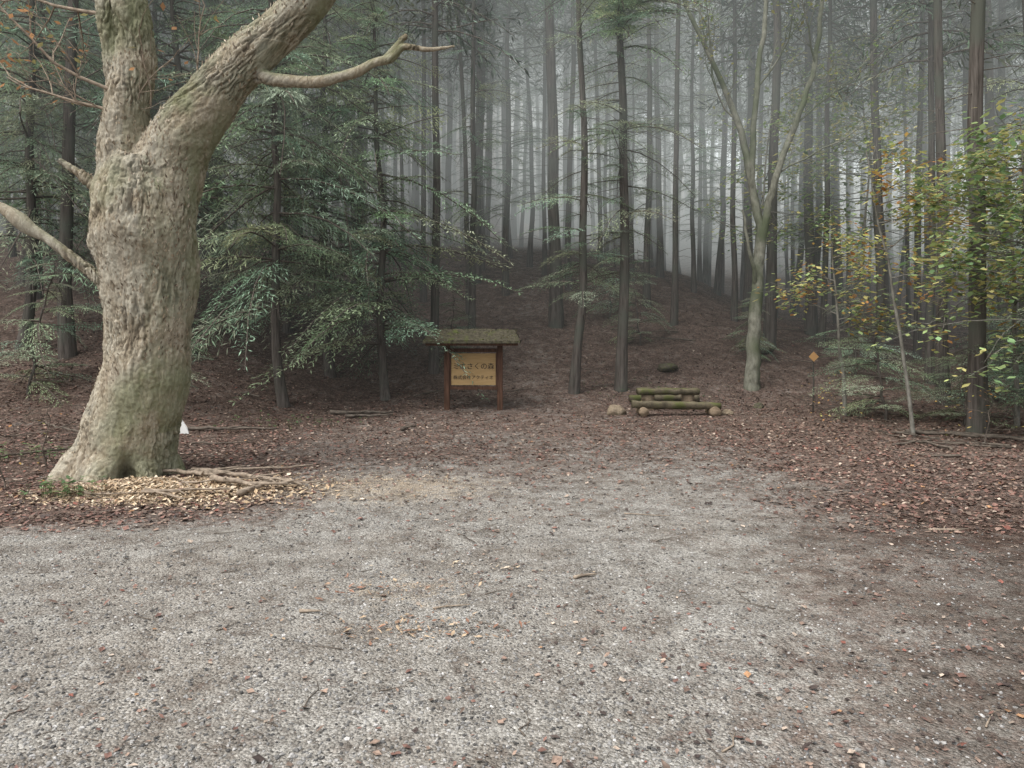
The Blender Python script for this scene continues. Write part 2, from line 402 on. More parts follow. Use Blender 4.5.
# ------------------------------------------------------------ conifer boughs
def bough_template(L, step, twig, lstep, ll, lw, droop, shag, hang):
    P, D, S, LL, WW = [], [], [], [], []
    t = .1
    while t < 1.0:
        bx = np.array([t * L, 0, -droop * L * t ** 2.0])
        prof = (1 - t) ** .75 * min(1, .35 + t * 2.2)
        for sd in (-1, 1):
            tl = twig * prof * rng.uniform(.65, 1.2) + .04
            ang = math.radians(rng.uniform(38, 62)) * sd
            d = np.array([math.cos(ang), math.sin(ang), rng.normal(-.1, .12)])
            nn = max(2, int(tl / lstep))
            for q in range(nn):
                u = (q + .5) / nn * tl
                p = bx + d * u + np.array([0, 0, -hang * u * u])
                s2 = 1 if q % 2 else -1
                a2 = math.atan2(d[1], d[0]) + s2 * math.radians(rng.uniform(18, 48))
                dd = np.array([math.cos(a2), math.sin(a2), rng.normal(-.25 - hang * u, shag)]); dd /= np.linalg.norm(dd)
                sv = np.cross(dd, np.array([rng.normal(0, shag), rng.normal(0, shag), 1])); sv /= np.linalg.norm(sv)
                P.append(p); D.append(dd); S.append(sv); LL.append(ll * rng.uniform(.7, 1.3)); WW.append(lw * rng.uniform(.7, 1.3))
        t += step / L
    V, F = diamonds(np.array(P), np.array(D), np.array(S), LL, WW)
    ax = np.stack([np.linspace(0, L, 5), np.zeros(5), -droop * L * np.linspace(0, 1, 5) ** 2], -1)
    return V, ax

T_fine = [bough_template(1.5, .055, .46, .034, .065, .016, dr, .3, hg) for dr, hg in ((.3, .7), (.45, 1.0), (.2, .5), (.6, 1.3))]
T_shag = [bough_template(1.5, .055, .38, .03, .08, .011, dr, .5, 1.6) for dr in (.35, .55, .8)]
T_mid = [bough_template(1.9, .20, .65, .14, .24, .045, dr, .45, .6) for dr in (.2, .4, .55)]

def conifer(name, height, r0, zs, lens, temps, color, stubs=30, stub_z=(2, 9), cvar=.3, up=.1, azs=None, nm=None):
    parts = []
    n = 14; t = np.linspace(0, 1, n)
    wx = np.cumsum(rng.normal(0, .05, n)); wy = np.cumsum(rng.normal(0, .05, n))
    wx[0] = wy[0] = 0
    tp = np.stack([wx, wy, t * height - .15], -1)
    tr = r0 * (1 - .88 * t ** 1.1); tr[0] *= 1.35
    a, b = smoothpath(tp, tr, 3)
    V, F = tube(a, b, 12, False, .04); parts.append((V, F, 0, None, True))
    cx = lambda z: np.array([np.interp(z, tp[:, 2], tp[:, 0]), np.interp(z, tp[:, 2], tp[:, 1]), z])
    LV, LC = [], []
    for qi, (z, L) in enumerate(zip(zs, lens)):
        az = rng.uniform(0, 2 * math.pi)
        if azs is not None and azs[qi] is not None: az = azs[qi]
        T, ax = temps[rng.integers(len(temps))]
        s = L / ax[-1, 0]; pitch = rng.normal(up, .15)
        R = np.array(Matrix.Rotation(az, 3, 'Z') @ Matrix.Rotation(-pitch, 3, 'Y') @ Matrix.Rotation(rng.normal(0, .3), 3, 'X'))
        base = cx(z)
        LV.append(T * s @ R.T + base)
        c = np.array(color) * rng.uniform(1 - cvar, 1 + cvar) * np.array([rng.uniform(.85, 1.2), 1, rng.uniform(.85, 1.1)])
        lc = np.repeat(rng.uniform(.65, 1.35, (len(T) // 4, 1)), 4, 0) * c
        LC.append(lc)
        V, F = tube(ax * s @ R.T + base, np.linspace(.014, .004, 5) * (.6 + L * .4), 4); parts.append((V, F, 1, None, True))
    for q in range(stubs):
        z = rng.uniform(*stub_z); az = rng.uniform(0, 6.28); L = rng.uniform(.2, 1.3); dr = rng.uniform(-.5, .15)
        b0 = cx(z); e = b0 + np.array([math.cos(az) * L, math.sin(az) * L, dr * L]); mid = (b0 + e) / 2 + np.array([0, 0, .08 * L])
        V, F = tube([b0, mid, e], [.010, .006, .003], 3); parts.append((V, F, 1, None, True))
    if LV:
        LV = np.vstack(LV); parts.append((LV, np.arange(len(LV)).reshape(-1, 4), 2, np.vstack(LC), False))
    return build(name, parts, [M_cedar, M_branch, nm or M_needle])

def crown(z0, z1, n, Lmax, Lmin=.5, p=1.0):
    z = rng.uniform(0, 1, n) ** p
    L = Lmax * np.minimum(1, (1 - z) * 1.4 + .12) * rng.uniform(.6, 1.15, n) + Lmin * .3
    return z0 + z * (z1 - z0), L
GD = (.12, .15, .11); GL = (.26, .335, .225); GB = (.235, .30, .205)
tall = []
for q in range(5):
    z, L = crown(7.5 + q * .8, 20 + q, 85, 2.6)
    tall.append(conifer('tall_cedar', 20.5 + q, .135, z, L, T_mid, GD, stubs=40, stub_z=(2.0, 10), nm=M_needle_d))
young = []
for q in range(3):
    z, L = crown(1.7 + .4 * q, 11.5, 150, 2.5, p=.9)
    young.append(conifer('young_cedar', 12.0, .10, z, L, T_shag, GB, stubs=15, stub_z=(.8, 4), up=.05))
hino = []
for q in range(2):
    z, L = crown(1.2, 10, 130, 2.35, p=.85)
    hino.append(conifer('young_cypress', 10.5, .09, z, L, T_fine, GL, stubs=15, stub_z=(.8, 4)))
sparse = []
for q in range(3):
    n1 = 36 + 4 * q; n2 = 30
    z = np.concatenate([rng.uniform(2.8, 8.0, n1), rng.uniform(9.5, 17, n2)]); L = np.concatenate([rng.uniform(.7, 1.8, n1), rng.uniform(1.0, 2.2, n2)])
    azs = [None] * (n1 + n2)
    if q == 1:
        z = np.concatenate([z, rng.uniform(8.1, 9.3, 34)]); L = np.concatenate([L, rng.uniform(1.6, 2.3, 34)]); azs += [rng.uniform(-2.0, -.9) for _ in range(34)]
    sparse.append(conifer('sparse_cypress', 18.5, .12, z, L, T_fine, GL, stubs=45, stub_z=(1.5, 9), azs=azs))
small = []
for q in range(2):
    z, L = crown(.3, 3.2, 45, 1.1)
    small.append(conifer('cypress_sapling', 3.4, .03, z, L, T_fine, GL, stubs=4, stub_z=(.2, .8)))

def plant(name, me, x, y, s=1, sz=None, rz=None, parent=None, rx=0, ry=0):
    sz = s if sz is None else sz
    return obj(name, me, (x, y, float(H(x, y)) - .05), rng.uniform(0, 6.28) if rz is None else rz, (s, s, sz), parent, rx, ry)

placed = []
def T(name, me, x, y, s, sz=1.0, **k):
    placed.append((x, y)); return plant(name, me, x, y, s, sz, **k)
T('cedar_tree', tall[0], -7.9, 20, 1.5, 1)
T('cedar_tree', young[0], -4.5, 14.7, 1.0, 1.0)
T('cedar_tree', young[1], -4.1, 16.8, 1.1, 1.05)
T('cedar_tree', young[2], -6.9, 16.0, 1.1, 1.05)
T('cypress_tree', hino[0], -2.65, 15.6, 1.05, 1)
T('cedar_tree', tall[1], -1.84, 17.4, .8, .95)
T('cypress_tree', hino[1], -5.6, 18.4, 1.1, 1.1)
T('cypress_tree', sparse[0], -1.1, 20, .75, 1)
T('cedar_tree', tall[3], 1.25, 21, 1.3, 1)
T('cypress_tree', sparse[0], 1.34, 16.1, .85, .8, rz=1.0)
T('cypress_tree', sparse[1], 2.39, 16.3, 1, .93, rz=0)
T('cypress_tree', sparse[2], 4.2, 23, .9, 1)
T('cedar_tree', tall[4], 4.55, 20.8, .65, .9)
T('cedar_tree', tall[0], 6.6, 22, .65, 1)
T('cedar_tree', tall[2], 6.8, 19.6, 1.05, 1)
T('cedar_tree', tall[1], 8.9, 22, 1.15, 1)
T('cedar_tree', tall[3], 9.3, 18.6, .85, 1)
T('cedar_tree', tall[4], 8.75, 15, .8, 1)
T('cedar_tree', tall[2], 7.55, 12, 1.0, 1, rx=0, ry=-.012)
T('cedar_tree', tall[0], 9.6, 17, .65, .95)
T('cypress_tree', sparse[0], 10.9, 16, .95, 1)
T('cypress_tree', hino[1], 8.7, 11.4, .62, .44)
T('cypress_tree', hino[0], 10.3, 14.2, .8, .55)
T('cypress_tree', sparse[2], -.2, 24, .9, .9)
T('cedar_tree', young[1], 12.3, 15.5, 1, .9)
T('cedar_tree', young[0], -10.3, 15.5, 1.1, 1)
T('cedar_tree', tall[1], -9.0, 15, 1.0, 1)
T('cedar_tree', young[2], -12.2, 19, 1.2, 1.1)
T('cedar_tree', tall[3], -12.5, 23, 1.2, 1)
T('cedar_tree', young[1], -8.8, 18.5, 1.2, 1.0)
for (x, y, s, sz, k) in [(6.9, 13.6, 1, .75, 0), (5.9, 18, .6, .6, 1), (-1.6, 18.2, .6, .6, 0), (3.4, 19.5, .8, .8, 0), (7.9, 17, 1, .8, 1), (-6.4, 13.4, .8, .8, 1), (8.0, 13.0, .9, .6, 0), (2.9, 22, 1, 1, 1), (-8.6, 13.2, 1, .9, 0)]:
    T('cypress_sapling', small[k], x, y, s, sz)
forest = bpy.data.objects.new('distant_forest', None); COL.objects.link(forest)
kinds = tall * 2 + sparse[:1]
pts = list(placed); cnt = 0
for q in range(6000):
    y = 19 + 80 * random.random(); x = random.uniform(-.80, .80) * (y + 3)
    md = 1.7 if y < 42 else 2.5 if y < 60 else 4.2
    if any((x - a) ** 2 + (y - b) ** 2 < md * md for a, b in pts): continue
    if y > 38 and .24 < x / y < .33 and random.random() < .7: continue
    pts.append((x, y)); s = random.choice([random.uniform(.45, .8), random.uniform(.8, 1.35)]) if y < 50 else random.uniform(1.0, 1.6); cnt += 1
    plant('cedar', random.choice(kinds if y < 45 else tall), x, y, s, random.uniform(.8, 1.1), parent=forest, rx=random.gauss(0, .022), ry=random.gauss(0, .022))
print('forest trees', cnt)

# ------------------------------------------------------------ old tree
TY = 8.5
def bend(pts): return [(p[0], TY + p[1], p[2]) for p in pts]
stems = [
 ([(-4.52, 0, -.35), (-4.50, 0, -.02), (-4.42, 0, .25), (-4.27, 0, .85), (-4.16, 0, 1.54), (-4.15, 0, 2.12), (-4.19, 0, 2.72), (-4.2, 0, 3.2), (-4.15, 0, 3.6)], [.70, .59, .50, .47, .45, .47, .54, .54, .42]),
 ([(-4.35, 0, 2.9), (-4.42, -.02, 3.6), (-4.38, -.04, 4.3), (-4.31, -.05, 4.87), (-4.39, -.1, 5.45), (-4.55, -.2, 6.4), (-4.4, -.3, 7.6)], [.34, .29, .23, .19, .17, .14, .08]),
 ([(-4.1, 0, 2.9), (-3.95, .0, 3.5), (-3.72, .02, 3.98), (-3.42, .04, 4.42), (-3.03, .06, 4.82), (-2.62, .1, 5.22), (-2.2, .1, 5.7), (-1.7, .2, 6.6), (-1.5, .3, 7.8)], [.42, .40, .34, .29, .26, .24, .21, .15, .08]),
 ([(-4.4, -.05, 4.2), (-4.55, -.1, 4.9), (-4.62, -.15, 5.5), (-4.9, -.2, 6.5)], [.14, .11, .10, .05]),
 ([(-3.1, .05, 4.66), (-2.75, 0, 4.54), (-2.44, -.03, 4.50), (-2.2, -.06, 4.49), (-1.98, -.06, 4.54), (-1.75, -.08, 4.6), (-1.57, -.1, 4.69), (-1.38, -.1, 4.74), (-1.23, -.1, 4.87), (-.95, -.1, 4.84), (-.65, -.12, 4.87)], [.11, .07, .058, .062, .05, .055, .042, .048, .034, .022, .01]),
 ([(-4.5, 0, 2.0), (-4.68, -.03, 2.2), (-5.02, -.06, 2.48), (-5.42, -.1, 2.80), (-5.88, -.12, 3.09), (-6.6, -.2, 3.35)], [.16, .085, .055, .048, .04, .025]),
 ([(-4.6, -.1, 3.15), (-4.78, -.15, 3.35), (-5.08, -.2, 3.56)], [.07, .045, .03]),
 ([(-1.45, -.1, 4.72), (-1.25, -.1, 4.95), (-1.2, -.1, 5.0)], [.034, .027, .018]),
]
for a in range(7):
    th = a / 7 * 6.28 + .3; L = rng.uniform(.6, .8)
    stems.append(([(-4.45, 0, .5), (-4.5 + .42 * math.cos(th), .42 * math.sin(th), .10), (-4.5 + L * math.cos(th), L * math.sin(th), -.14)], [.22, .2, .07]))
parts = []
for P, R in stems:
    a, b = smoothpath(bend(P), R, 8); V, F = tube(a, b, 20, True); parts.append((V, F, 0, None, True))
me = build('tmp', parts, [M_cedar]); o = obj('tmp', me)
md = o.modifiers.new('r', 'REMESH'); md.mode = 'VOXEL'; md.voxel_size = .0125
dg = bpy.context.evaluated_depsgraph_get(); e = o.evaluated_get(dg); me2 = bpy.data.meshes.new_from_object(e)
bpy.data.objects.remove(o)
nv = len(me2.vertices); co = np.empty(nv * 3, np.float32); me2.vertices.foreach_get('co', co); co = co.reshape(-1, 3)
nr = np.empty(nv * 3, np.float32); me2.vertex_normals.foreach_get('vector', nr); nr = nr.reshape(-1, 3)
dsp = np.empty(nv); ridge = np.empty(nv); mossn = np.empty(nv)
for k in range(nv):
    p = Vector(co[k])
    sh = max(0.0, p.z - 3.4) * (.95 if p.x > -4.0 else 0.0)
    gx = p.x - sh
    w1 = noise.noise(p * 2.2); w2 = noise.noise(p * 9)
    q = Vector((gx * 13 + w1 * .6 + w2 * .5, p.y * 13 + w2 * .4, p.z * 2.0)); rd = 1 - abs(noise.noise(q)) * 4.2
    q2 = Vector((gx * 32 + w1, p.y * 32, p.z * 9)); rd2 = 1 - abs(noise.noise(q2)) * 3.4
    r3 = noise.noise(p * 5); r4 = noise.noise(p * 30); r5 = noise.noise(p * 60)
    a = noise.noise(p * 1.6) * .07
    pt = max(0.0, min(1.0, .5 + 2.2 * noise.noise(p * 1.9 + Vector((7, 7, 7)))))  # smooth and fissured patches
    ridge[k] = (max(rd, -.3) * .5 + max(rd2, -.3) * .5) * (.35 + .75 * pt); dsp[k] = a - (max(rd, -.15) * .020 + max(rd2, -.2) * .012) * (.3 + .8 * pt) + r3 * .02 + r4 * .008 + r5 * .005 + .015
    mossn[k] = noise.noise(p * 1.1 + Vector((3, 1, 9)))
fat = np.clip(1.25 - np.abs(co[:, 0] + 4.2) * .35, .25, 1) * np.where((co[:, 0] > -2.9) & (co[:, 2] < 4.95), .35, 1) * np.where(co[:, 0] < -4.85, .3, 1)
fat = np.where(co[:, 2] < .4, 1, fat)
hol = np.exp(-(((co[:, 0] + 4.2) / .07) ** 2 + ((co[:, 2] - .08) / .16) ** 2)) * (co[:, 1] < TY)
swell = .07 * np.exp(-((co[:, 2] - 2.75) / .25) ** 2) * np.maximum(0, np.sin(co[:, 0] * 9 + co[:, 2] * 5))
co2 = co + nr * (dsp * fat)[:, None] - nr * (hol * .10)[:, None] + nr * swell[:, None]
me2.vertices.foreach_set('co', co2.astype(np.float32).ravel())
at = me2.attributes.new('col', 'FLOAT_COLOR', 'POINT')
cc = np.ones((nv, 4), np.float32); cc[:, 0] = np.clip(.74 - ridge * .66, 0, 1)
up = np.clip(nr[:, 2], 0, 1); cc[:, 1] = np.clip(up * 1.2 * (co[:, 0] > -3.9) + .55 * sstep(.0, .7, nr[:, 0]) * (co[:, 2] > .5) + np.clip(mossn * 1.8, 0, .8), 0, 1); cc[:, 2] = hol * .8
at.data.foreach_set('color', cc.ravel())
def mat_old():
    m = N('old_tree_bark'); v = m.coords(); vs = m.coords((30, 30, 11)); vl = m.coords((7, 7, 1.6))
    a = m.n('ShaderNodeAttribute', attribute_name='col'); sp = m.n('ShaderNodeSeparateColor'); m.l(a.outputs['Color'], sp.inputs[0])
    n1 = m.noise(1, 6, .72, vs); n2 = m.noise(2.2, 5, .62, v); n3 = m.noise(1, 4, .6, vl)
    f = m.math('ADD', m.math('MULTIPLY', sp.outputs[0], .55), m.math('MULTIPLY', n1.outputs[0], .65))
    c = m.ramp(f, [(.26, (.03, .024, .018)), (.44, (.12, .098, .072)), (.64, (.30, .255, .185)), (.86, (.48, .43, .34))])
    c = m.mix(m.ramp(n2.outputs[0], [(.42, (0, 0, 0)), (.58, (.75, .75, .75))]), c, m.mix(.5, c, (.36, .36, .31)))
    c = m.mix(m.ramp(n3.outputs[0], [(.50, (0, 0, 0)), (.64, (.9, .9, .9))]), c, m.mix(.35, c, (.15, .10, .06)))
    fm = m.math('MULTIPLY', sp.outputs[1], m.ramp(n2.outputs[0], [(.36, (.1, .1, .1)), (.55, (1, 1, 1))]))
    c = m.mix(fm, c, m.mix(.4, (.15, .17, .075), c))
    c = m.mix(sp.outputs[2], c, (.03, .022, .015))  # shade in the basal hollow painted dark into the bark colour
    b = m.bump(n1.outputs[0], 1.0, .03)
    return m.finish_diffuse(c, b)
M_old = mat_old()
me2.materials.clear(); me2.materials.append(M_old)
me2.polygons.foreach_set('use_smooth', np.ones(len(me2.polygons), bool)); me2.update()
old = bpy.data.objects.new('old_broadleaf_tree', None); COL.objects.link(old)
me2.name = 'trunk_and_limbs'; obj('trunk_and_limbs', me2, parent=old)
sel = np.where((rng.uniform(0, 1, nv) < .05) & (co[:, 2] > .2) & (hol < .1) & ((np.abs(co[:, 0] + 4.2) < .75) | (co[:, 2] > 3.4)) & (fat > .5) & (ridge < .3) & (mossn < .15))[0]
nn = norm(nr[sel]); upv = np.tile([0, 0, 1.], (len(sel), 1)) + rng.normal(0, .3, (len(sel), 3))
sv = norm(np.cross(upv, nn)); dv = norm(np.cross(nn, sv)) + nn * rng.uniform(-.05, .6, (len(sel), 1))
V, F = diamonds(co2[sel] + nn * .003, norm(dv), sv, rng.uniform(.02, .075, len(sel)), rng.uniform(.008, .024, len(sel)))
bc = np.array([(.36, .30, .21), (.24, .19, .13), (.44, .38, .29), (.15, .115, .08)])[rng.integers(0, 4, len(sel))] * rng.uniform(.7, 1.15, (len(sel), 1))
obj('bark_scales', build('bark_scales', [(V, F, 0, np.repeat(bc, 4, 0), False)], [M_litter]), parent=old)

def grow(pos, d, L, r, depth, tubes, tips, spread=.6, upb=.1, nseg=5):
    P = [np.array(pos, float)]; d = np.array(d, float); d /= np.linalg.norm(d)
    for k in range(nseg):
        d = d + rng.normal(0, .13, 3) + np.array([0, 0, upb * .3]); d /= np.linalg.norm(d)
        P.append(P[-1] + d * L / nseg)
    R = np.linspace(r, r * .45, nseg + 1); tubes.append(tube(P, R, 6 if r > .02 else 4))
    if depth == 0:
        for k in range(2, nseg + 1): tips.append((P[k], d.copy()))
        return
    for k in range(1, nseg + 1):
        for _ in range(1 if rng.uniform() < .8 else 2):
            q = rng.normal(0, 1, 3); q -= d * q.dot(d); q /= np.linalg.norm(q)
            nd = d * (1 - spread * .5) + q * spread + np.array([0, 0, upb]); grow(P[k], nd, L * rng.uniform(.4, .65), r * .45, depth - 1, tubes, tips, spread, upb, nseg)
def leafset(tips, per, size, pal, spreadr=.08, flat=.35, wr=.55):
    P, D, S, LL, WW, C = [], [], [], [], [], []
    pal = np.array(pal)
    for p, d in tips:
        for q in range(rng.poisson(per)):
            a = rng.uniform(0, 6.28); dd = np.array([math.cos(a), math.sin(a), rng.normal(-.3, flat)]); dd /= np.linalg.norm(dd)
            s = np.cross(dd, [rng.normal(0, flat), rng.normal(0, flat), 1]); s /= np.linalg.norm(s)
            P.append(p + rng.normal(0, spreadr, 3)); D.append(dd); S.append(s); l = size * rng.uniform(.6, 1.3); LL.append(l); WW.append(l * wr); C.append(pal[rng.integers(len(pal))] * rng.uniform(.7, 1.3))
    V, F = diamonds(np.array(P), np.array(D), np.array(S), LL, WW); return V, F, 1, np.repeat(np.array(C), 4, 0), False

tw, tp = [], []
for (p, d, L, r) in [((-4.5, 8.3, 4.35), (-1, -.1, .25), 1.6, .022), ((-4.45, 8.4, 4.1), (-1, -.3, .35), 1.3, .020), ((-4.6, 8.3, 5.2), (-1, 0, .3), 1.5, .022), ((-4.9, 8.3, 6.4), (-.8, 0, .5), 1.3, .03),
                     ((-4.3, 8.4, 4.0), (.15, -.5, 1), .9, .010), ((-4.1, 8.4, 4.2), (.4, -.4, 1), .8, .010), ((-3.6, 8.5, 4.5), (-.3, -.1, 1), .9, .012),
                     ((-4.4, 8.2, 7.5), (.2, 0, 1), 1.6, .05), ((-1.5, 8.8, 7.7), (.2, 0, 1), 1.8, .05), ((-2.2, 8.6, 5.7), (.9, 0, .6), 1.6, .04), ((-5.9, 8.4, 3.1), (-.8, 0, .5), .8, .02), ((-4.5, 8.2, 6.2), (.5, 0, .7), 1.2, .03)]:
    grow(p, d, L, r, 2 if r > .019 else 1, tw, tp, .6, .10)
lf = leafset(tp[::3], .9, .09, [(.36, .2, .1), (.26, .15, .08), (.2, .18, .08)])
obj('twigs', build('twigs', [(V, F, 0, None, True) for V, F in tw] + [lf], [M_stick, M_broad]), parent=old)

# ------------------------------------------------------------ pale deciduous tree
by = 16.4; zb = float(H(5.31, by))
def pts3(l): return [(a, by + c, b) for a, b, c in l]
tb = []
for P, R in [([(5.31, zb - .3, 0), (5.32, zb + .1, 0), (5.34, zb + .45, 0), (5.37, 1.7, 0), (5.45, 2.8, 0), (5.53, 3.85, 0)], [.21, .175, .155, .14, .128, .115]),
             ([(5.52, 3.8, 0), (5.33, 5.06, .1), (5.05, 6.4, .2), (4.55, 7.7, .3), (3.97, 9.07, .4), (3.5, 10.5, .5)], [.1, .08, .07, .055, .045, .03]),
             ([(5.52, 3.7, 0), (5.8, 5.06, -.1), (6.2, 6.2, -.2), (6.6, 7.5, -.3), (6.7, 9.1, -.4), (6.9, 11, -.4)], [.09, .075, .065, .055, .04, .03]),
             ([(5.33, 5.0, .1), (5.42, 7.06, 0), (5.64, 9.07, 0), (5.7, 11.5, 0)], [.07, .06, .045, .02]),
             ([(5.43, 2.6, 0), (5.2, 3.3, -.3), (4.95, 4.3, -.5)], [.05, .04, .02])]:
    a, b = smoothpath(pts3(P), R, 5); tb.append(tube(a + rng.normal(0, .012, a.shape) * [1, 1, 0], b, 10, False, .08))
tips = []
for p, d in [((5.05, by + .2, 6.4), (-.7, 0, .6)), ((4.55, by + .3, 7.7), (-.2, -.4, 1)), ((6.2, by - .2, 6.2), (.8, 0, .5)), ((6.6, by - .3, 7.5), (-.4, -.3, .8)), ((5.42, by, 7.06), (.5, -.4, .8)), ((5.6, by, 9), (-.4, 0, 1)), ((4, by + .4, 9), (-.3, 0, 1)), ((6.8, by - .4, 9.8), (.3, 0, 1)), ((5.8, by, 5.1), (.7, -.5, .3))]:
    grow(p, d, 1.9, .022, 2, tb, tips, .55, .15)
lf = leafset(tips[::2], 1.8, .10, [(.2, .25, .09), (.28, .26, .09), (.15, .21, .08)])
obj('deciduous_tree', build('deciduous_tree', [(V, F, 0, None, True) for V, F in tb] + [lf], [M_pale, M_broad]))

# ------------------------------------------------------------ autumn saplings on the right
def sapling(name, x, y, hgt, r, lean, nb, pal, per, lsz, zlo=.35, blen=1.2, dirbias=(0, 0), mat=M_grey, dep=1):
    z0 = float(H(x, y)); n = 9; t = np.linspace(0, 1, n)
    P = np.stack([x + lean[0] * t ** 1.3 + np.cumsum(rng.normal(0, .05, n)) * t, y + lean[1] * t + rng.normal(0, .05, n) * t, z0 - .1 + t * hgt], -1)
    a, b = smoothpath(P, r * (1 - .75 * t), 4); tb = [tube(a, b, 8, False, .06)]; tips = []
    for q in range(nb):
        u = zlo + (1 - zlo) * (q + rng.uniform(0, 1)) / nb; k = int(u * (len(a) - 1)); az = rng.uniform(0, 6.28)
        d = np.array([math.cos(az) + dirbias[0], math.sin(az) + dirbias[1], rng.uniform(-.05, .35)])
        grow(a[k], d, blen * rng.uniform(.6, 1.2) * (1.2 - .6 * u), r * .22 + .003, dep, tb, tips, .6, -.03)
    lf = leafset(tips, per, lsz, pal, .11, .16)
    return obj(name, build(name, [(V, F, 0, None, True) for V, F in tb] + [lf], [mat, M_broad]))
YG = [(.36, .42, .17), (.46, .43, .18), (.28, .37, .16), (.52, .47, .2), (.26, .34, .16)]
OR = [(.46, .30, .1), (.40, .2, .08), (.35, .34, .1), (.5, .4, .15)]
GR = [(.21, .33, .16), (.25, .36, .17), (.30, .38, .18)]
sapling('autumn_sapling', 6.3, 14, 3.4, .045, (-.1, 0), 14, YG + OR[:2], 3.0, .13, .5, 1.1)
sapling('autumn_sapling', 6.3, 11.6, 4.6, .035, (-.7, 0), 12, YG + OR, 2.2, .12, .55, 1.0, (.3, 0))
sapling('autumn_sapling', 7.5, 10.6, 4.8, .038, (-.5, -.2), 24, YG + GR, 4.2, .14, .55, 1.7, (-.4, 0))
sapling('autumn_sapling', 8.3, 10.2, 4.2, .045, (-.5, -.2), 20, GR + YG[:3], 4.0, .13, .4, 1.6, (-.4, 0))
sapling('autumn_sapling', 8.8, 12.9, 5.0, .05, (-.4, -.2), 26, YG + OR, 3.4, .14, .45, 1.8, (-.3, 0))
sapling('autumn_sapling', 6.4, 19.5, 6.5, .05, (.3, 0), 16, GR + YG, 2.8, .14, .4, 1.5)
sapling('autumn_sapling', 9.2, 19.5, 7.5, .05, (.3, 0), 24, GR + YG, 3.4, .17, .4, 2.2)
sapling('autumn_sapling', 10.5, 21, 9, .06, (-.5, 0), 24, YG, 3.4, .18, .5, 2.4)
sapling('bare_shrub', -5.6, 8.9, .9, .012, (.1, 0), 8, OR, .1, .05, .1, .6, mat=M_stickd)
sapling('bare_shrub', -5.2, 7.6, .7, .01, (-.1, 0), 7, OR, .1, .05, .1, .5, mat=M_stickd)
sapling('bare_shrub', -6.3, 8.2, 1.0, .01, (-.1, 0), 8, OR, .1, .05, .1, .6, mat=M_stickd)
sapling('bare_shrub', 7.0, 11.0, .9, .012, (.3, 0), 8, OR, .3, .06, .1, .7, mat=M_stickd)
sapling('bare_shrub', 5.9, 13.2, .9, .012, (-.2, 0), 8, OR, .3, .06, .1, .6, mat=M_stickd)
def weeds(x, y, sx, n, hgt, pal):
    P, D, S, L, W, C = [], [], [], [], [], []
    for q in range(n):
        px, py = rng.normal(x, sx), rng.normal(y, sx * .5); z = float(H(px, py)); hh = hgt * rng.uniform(.2, 1)
        for k in range(4):
            a = rng.uniform(0, 6.28); dd = np.array([math.cos(a), math.sin(a), rng.uniform(-.1, .5)]); dd /= np.linalg.norm(dd)
            s = np.cross(dd, [0, 0, 1]); s /= np.linalg.norm(s); P.append((px, py, z + hh)); D.append(dd); S.append(s); l = rng.uniform(.03, .07); L.append(l); W.append(l * .6)
            C.append(np.array(pal[rng.integers(len(pal))]) * rng.uniform(.4, .7))
        P.append((px, py, z)); D.append((0, 0, 1)); S.append((1, 0, 0)); L.append(hh); W.append(.006); C.append(np.array([.06, .08, .03]))
    V, F = diamonds(np.array(P), np.array(D), np.array(S), L, W)
    obj('weeds', build('weeds', [(V, F, 0, np.repeat(np.array(C), 4, 0), False)], [M_broad]))
weeds(-4.35, 7.2, .16, 60, .17, GR); weeds(-5.9, 9.6, .5, 60, .2, GR); weeds(3.0, 16, .9, 60, .12, GR); weeds(-3.9, 13, .7, 50, .15, GR)

# ------------------------------------------------------------ notice board
def box(x0, x1, y0, y1, z0, z1):
    V = np.array([(x, y, z) for z in (z0, z1) for x, y in ((x0, y0), (x1, y0), (x1, y1), (x0, y1))], float)
    F = np.array([(0, 3, 2, 1), (4, 5, 6, 7), (0, 1, 5, 4), (1, 2, 6, 5), (2, 3, 7, 6), (3, 0, 4, 7)]); return V, F
def part(name, VF, mat, parent, bev=.006):
    o = obj(name, build(name, [(VF[0], VF[1], 0, None, False)], [mat]), parent=parent)
    if bev: b = o.modifiers.new('b', 'BEVEL'); b.width = bev; b.segments = 2
    return o
M_post = mat_bark('stained_post', (.05, .029, .02), (.12, .066, .045), None, 30, 3, .3)
M_panel = mat_bark('board_panel', (.34, .23, .105), (.42, .29, .145), None, 3, 30, .15)
M_ink = N('ink').finish((.03, .02, .015), .7)
M_thatch = mat_bark('mossy_roof', (.035, .032, .024), (.11, .098, .068), None, 18, 18, .9, moss=.4, dist=.04)
sg = bpy.data.objects.new('notice_board', None); COL.objects.link(sg); sg.location = (-.77, 14.8, float(H(-.79, 14.8))); sg.rotation_euler = (0, 0, -.03)
for k, x in enumerate((-.53, .53)):
    part('post_%d' % (k + 1), box(x - .055, x + .055, -.055, .055, -.1, 1.40), M_post, sg)
    part('rafter_%d' % (k + 1), box(x - .065, x + .065, -.30, .30, 1.28, 1.345), M_post, sg)
part('sill', box(-.47, .47, -.035, .035, .40, .465), M_post, sg)
part('head', box(-.47, .47, -.035, .035, 1.15, 1.225), M_post, sg)
part('panel', box(-.46, .46, -.02, .02, .49, 1.125), M_panel, sg, .003)
for nm, b in (('frame_l', box(-.475, -.445, -.032, -.022, .467, 1.148)), ('frame_r', box(.445, .475, -.032, -.022, .467, 1.148))): part(nm, b, M_post, sg, 0)
nxr = 60; nyr = 26
gx = np.linspace(-.94, .94, nxr); gy = np.linspace(-.5, .5, nyr)
GX, GY = np.meshgrid(gx, gy)
edge = (fbm(GX * 6, GY * 6, 91) - .5)
taper = 1 - .12 * (1 - np.abs(GY) / .5)
